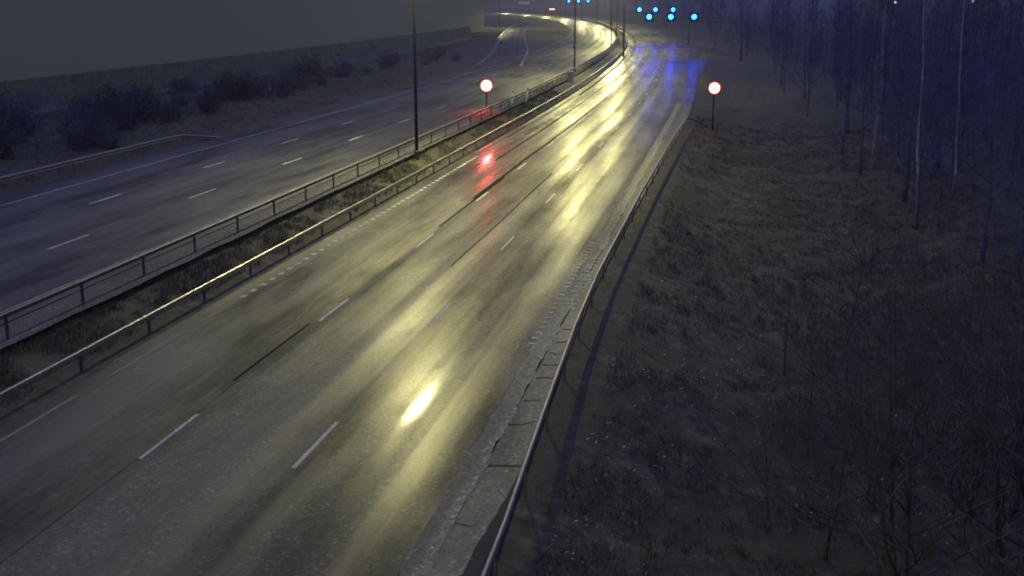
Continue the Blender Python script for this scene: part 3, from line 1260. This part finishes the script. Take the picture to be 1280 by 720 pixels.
# near leafless shrubs at the lower right
for i, (xp, yp, sc) in enumerate(((1255, 760, 1.25), (1115, 735, 1.1), (1030, 690, .8), (1270, 640, 1.1), (1090, 620, .9), 
                                  (1010, 560, .7), (1120, 500, .9), (980, 470, .6), (1060, 430, .8), (960, 640, .5), (1330, 700, 1.3), )):
    x, y = px(xp, yp, -1.2)
    put(dark_shrubs[i % 2], x, y, rnd.uniform(0, 6.28), sc, 'leafless spreading shrub on the rough slope at the lower right', 'leafless shrubs on the right slope')
n_t = 0
while n_t < 130:
    y = rnd.uniform(32, 150)
    x = rnd.uniform(10, 14 + .5 * y)
    s, l = sl(x, y)
    if l > -7 - .03 * s: continue
    put(shrubs[n_t % 3], x, y, rnd.uniform(0, 6.28), rnd.uniform(.7, 1.6), 'leafless undergrowth shrub among the trunks of the dark wood', 'leafless undergrowth in the wood')
    n_t += 1
# bigger leafless trees rooted below the lower right corner
near = [tree_proto('bare_tree', 'tree', 141 + i, 6.2, .13, 4.6, M_BARK_DARK, twig=M_BARK_DARK, nlimb=20, up=.55, start=.12, twigs=7, sub=2, lean=(-.12, .05)) for i in range(2)]
for i, (xp, yp, sc, lab) in enumerate(((1285, 800, .95, 'spreading dark leafless tree whose limbs fill the lower right corner'),
                                       (1130, 800, .72, 'smaller leafless tree at the bottom edge, left of the corner tree'))):
    x, y = px(xp, yp, -1.2)
    put(near[i], x, y, 1.3 * i, sc, lab, None)
# trees behind the far bend
n_t = 0
while n_t < 70:
    s = rnd.uniform(300, 900)
    l = rnd.choice((rnd.uniform(-70, -9), rnd.uniform(-40, -6)))
    x, y, _ = P(s, l)
    put(protos[rnd.randrange(4)], x, y, rnd.uniform(0, 6.28), rnd.uniform(.8, 1.3),
        'distant leafless tree behind the outside of the far bend', 'distant trees outside the far bend')
    n_t += 1
n_t = 0
while n_t < 30:
    s = rnd.uniform(520, 900)
    l = rnd.uniform(66, 150)
    x, y, _ = P(s, l)
    put(protos[rnd.randrange(4)], x, y, rnd.uniform(0, 6.28), rnd.uniform(.8, 1.2),
        'distant leafless tree behind the slip road at the top edge', 'distant trees behind the slip road')
    n_t += 1


# bushes on the left bank
def bush_proto(seed, r, h):
    R = random.Random(seed)
    t = thing('bush', '', 'bush', (0, 0, -100))
    br = Geo()
    fo = Geo()
    for i in range(34):
        a = R.uniform(0, 2 * PI)
        rr = r * math.sqrt(R.random())
        hh = h * (1 - .45 * (rr / r) ** 2) * R.uniform(.65, 1.1)
        p0 = Vector((.25 * rr * math.cos(a), .25 * rr * math.sin(a), -.2))
        p1 = Vector((.75 * rr * math.cos(a), .75 * rr * math.sin(a), hh * .55))
        p2 = Vector((rr * math.cos(a), rr * math.sin(a), hh))
        br.tube([p0, p1, p2], [.02, .013, .004], 3, False)
        for j in range(75):
            t_ = R.uniform(.25, 1.05)
            c = p0.lerp(p2, t_) + Vector((R.gauss(0, .16), R.gauss(0, .16), R.gauss(0, .14)))
            u = Vector((R.uniform(-1, 1), R.uniform(-1, 1), R.uniform(-1, 1))).normalized()
            w_ = u.orthogonal().normalized()
            sz = R.uniform(.025, .055)
            b = len(fo.v)
            for k1, k2 in ((-1, -.5), (1, -.5), (1, .5), (-1, .5)):
                q = c + u * sz * k1 + w_ * sz * k2
                fo.v.append(tuple(q))
            fo.f.append((b, b + 1, b + 2, b + 3))
    br.obj('stems', M_TWIG, t)
    fo.obj('foliage', M_FOLI, t)
    return t


bushes = [bush_proto(5 + i, 1.5 + .3 * i, 1.7 + .3 * i) for i in range(3)]
bush_px = [(30, 195), (70, 190), (115, 165), (150, 160), (185, 150), (215, 142), (250, 140), (280, 128), (310, 122), (340, 118), (375, 112), (400, 104), (430, 96), (460, 92), (490, 85),
           (140, 176), (95, 178), (230, 150), (420, 108), (350, 110), (15, 170), (530, 80), (560, 74)]
for i, (xp, yp) in enumerate(bush_px):
    x, y = px(xp, yp, 1.4)
    put(bushes[i % 3], x + rnd.uniform(-1.5, 1.5), y + rnd.uniform(-2, 2), rnd.uniform(0, 6.28), rnd.choice((.5, .7, .9, 1.15, 1.3)), 'dark low bush on the grass bank before the noise barrier', 'dark bushes on the left bank')

for i in range(26):
    xp = rnd.uniform(0, 560)
    yp = 180 - .19 * xp + rnd.uniform(-22, 6)
    x, y = px(xp, max(58, yp), 1.4)
    put(bushes[i % 3], x, y, rnd.uniform(0, 6.28), rnd.uniform(.5, 1.25), 'dark low bush on the grass bank before the noise barrier', 'dark bushes on the left bank')
for i in range(26):
    xp = rnd.uniform(0, 520)
    yp = 196 - .205 * xp + rnd.uniform(-26, 8)
    x, y = px(xp, max(60, yp), 1.4)
    put(shrubs[i % 3], x, y, rnd.uniform(0, 6.28), rnd.uniform(.35, .75), 'leafless brushwood on the grass bank before the noise barrier', 'leafless brushwood on the left bank')

# ------------------------------------------------------------------ dead grass and fallen leaves
def blades(name, regions, count, m, hmin, hmax, wid, label):
    V, F, T = [], [], []
    R = random.Random(3)
    for (sa, sb, la, lb, share) in regions:
        for _ in range(int(count * share)):
            s = sa + (sb - sa) * R.random() ** 1.5
            l = R.uniform(la, lb)
            if vnoise(s * .5, l * .5) + .8 * vnoise(s * 1.7, l * 1.7) < -.12: continue
            x, y, z = P(s, l, G(s, l))
            tint = R.random()
            for k in range(5):
                a = R.uniform(0, 2 * PI)
                h = R.uniform(hmin, hmax)
                ln = R.uniform(.3, 1.1) * h
                ox, oy = R.gauss(0, .08), R.gauss(0, .08)
                b = len(V)
                ca, sa_ = math.cos(a), math.sin(a)
                V.append((x + ox - sa_ * wid, y + oy + ca * wid, z - .02))
                V.append((x + ox + sa_ * wid, y + oy - ca * wid, z - .02))
                V.append((x + ox + ca * ln, y + oy + sa_ * ln, z + h))
                F.append((b, b + 1, b + 2))
                T += [min(1, max(0, tint + R.uniform(-.2, .2)))] * 3
    o = mesh_obj(name, V, F, m)
    at_ = o.data.attributes.new('tint', 'FLOAT', 'POINT')
    at_.data.foreach_set('value', T)
    tag(o, kind='stuff')
    o['label'] = label
    return o


blades('dead_grass', [(2, 130, 17.75, 19.4, .22), (10, 150, 35.3, 52, .33), (8, 110, -14, 3.2, .6)], 40000, M_GRASS, .10, .32, .012,
       'pale dead grass on the median, the left bank and the right slope')


def leaves():
    V, F, T = [], [], []
    R = random.Random(4)
    for _ in range(24000):
        s = 8 + 60 * R.random() ** 1.6
        l = R.uniform(-18, 3.2)
        if vnoise(s * .3, l * .3) < -.1: continue
        x, y, z = P(s, l, G(s, l) + R.uniform(.02, .10))
        n = Vector((R.gauss(0, .5), R.gauss(0, .5), 1)).normalized()
        u = n.orthogonal().normalized()
        u = (Matrix.Rotation(R.uniform(0, 6.28), 3, n) @ u)
        w_ = n.cross(u)
        a, c = R.uniform(.025, .06), R.uniform(.018, .04)
        b = len(V)
        p = Vector((x, y, z))
        for k1, k2 in ((-1, 0), (0, -1), (1, 0), (0, 1)):
            V.append(tuple(p + u * a * k1 + w_ * c * k2))
        F.append((b, b + 1, b + 2, b + 3))
        T += [R.random() ** 3] * 4
    o = mesh_obj('leaf_litter', V, F, M_LEAF)
    at_ = o.data.attributes.new('tint', 'FLOAT', 'POINT')
    at_.data.foreach_set('value', T)
    tag(o, kind='stuff')
    o['label'] = 'fallen leaves and litter scattered on the rough right slope'


leaves()

# ------------------------------------------------------------------ damp night air
hz = Geo().box((150, 950, 14), (1900, 2300, 38)).obj('haze', None)
m = bpy.data.materials.new('damp_air')
m.use_nodes = True
nt = m.node_tree
nt.nodes.remove(nt.nodes['Principled BSDF'])
pv = nt.nodes.new('ShaderNodeVolumePrincipled')
pv.inputs['Color'].default_value = (.85, .87, .9, 1)
pv.inputs['Density'].default_value = .00025
pv.inputs['Anisotropy'].default_value = .3
nt.links.new(pv.outputs['Volume'], nt.nodes['Material Output'].inputs['Volume'])
hz.data.materials.clear()
hz.data.materials.append(m)
tag(hz, kind='stuff')

# ------------------------------------------------------------------ render settings
vs = scene.view_settings
vs.view_transform = 'Standard'
vs.look = 'None'
vs.exposure = 0
vs.gamma = 1
scene.render.engine = 'CYCLES'
scene.cycles.use_denoising = True
scene.cycles.denoising_prefilter = 'NONE'
scene.cycles.pixel_filter_type = 'BLACKMAN_HARRIS'
scene.cycles.filter_width = 1.9
scene.cycles.max_bounces = 5
scene.cycles.diffuse_bounces = 2
scene.cycles.glossy_bounces = 3
scene.cycles.sample_clamp_indirect = 2
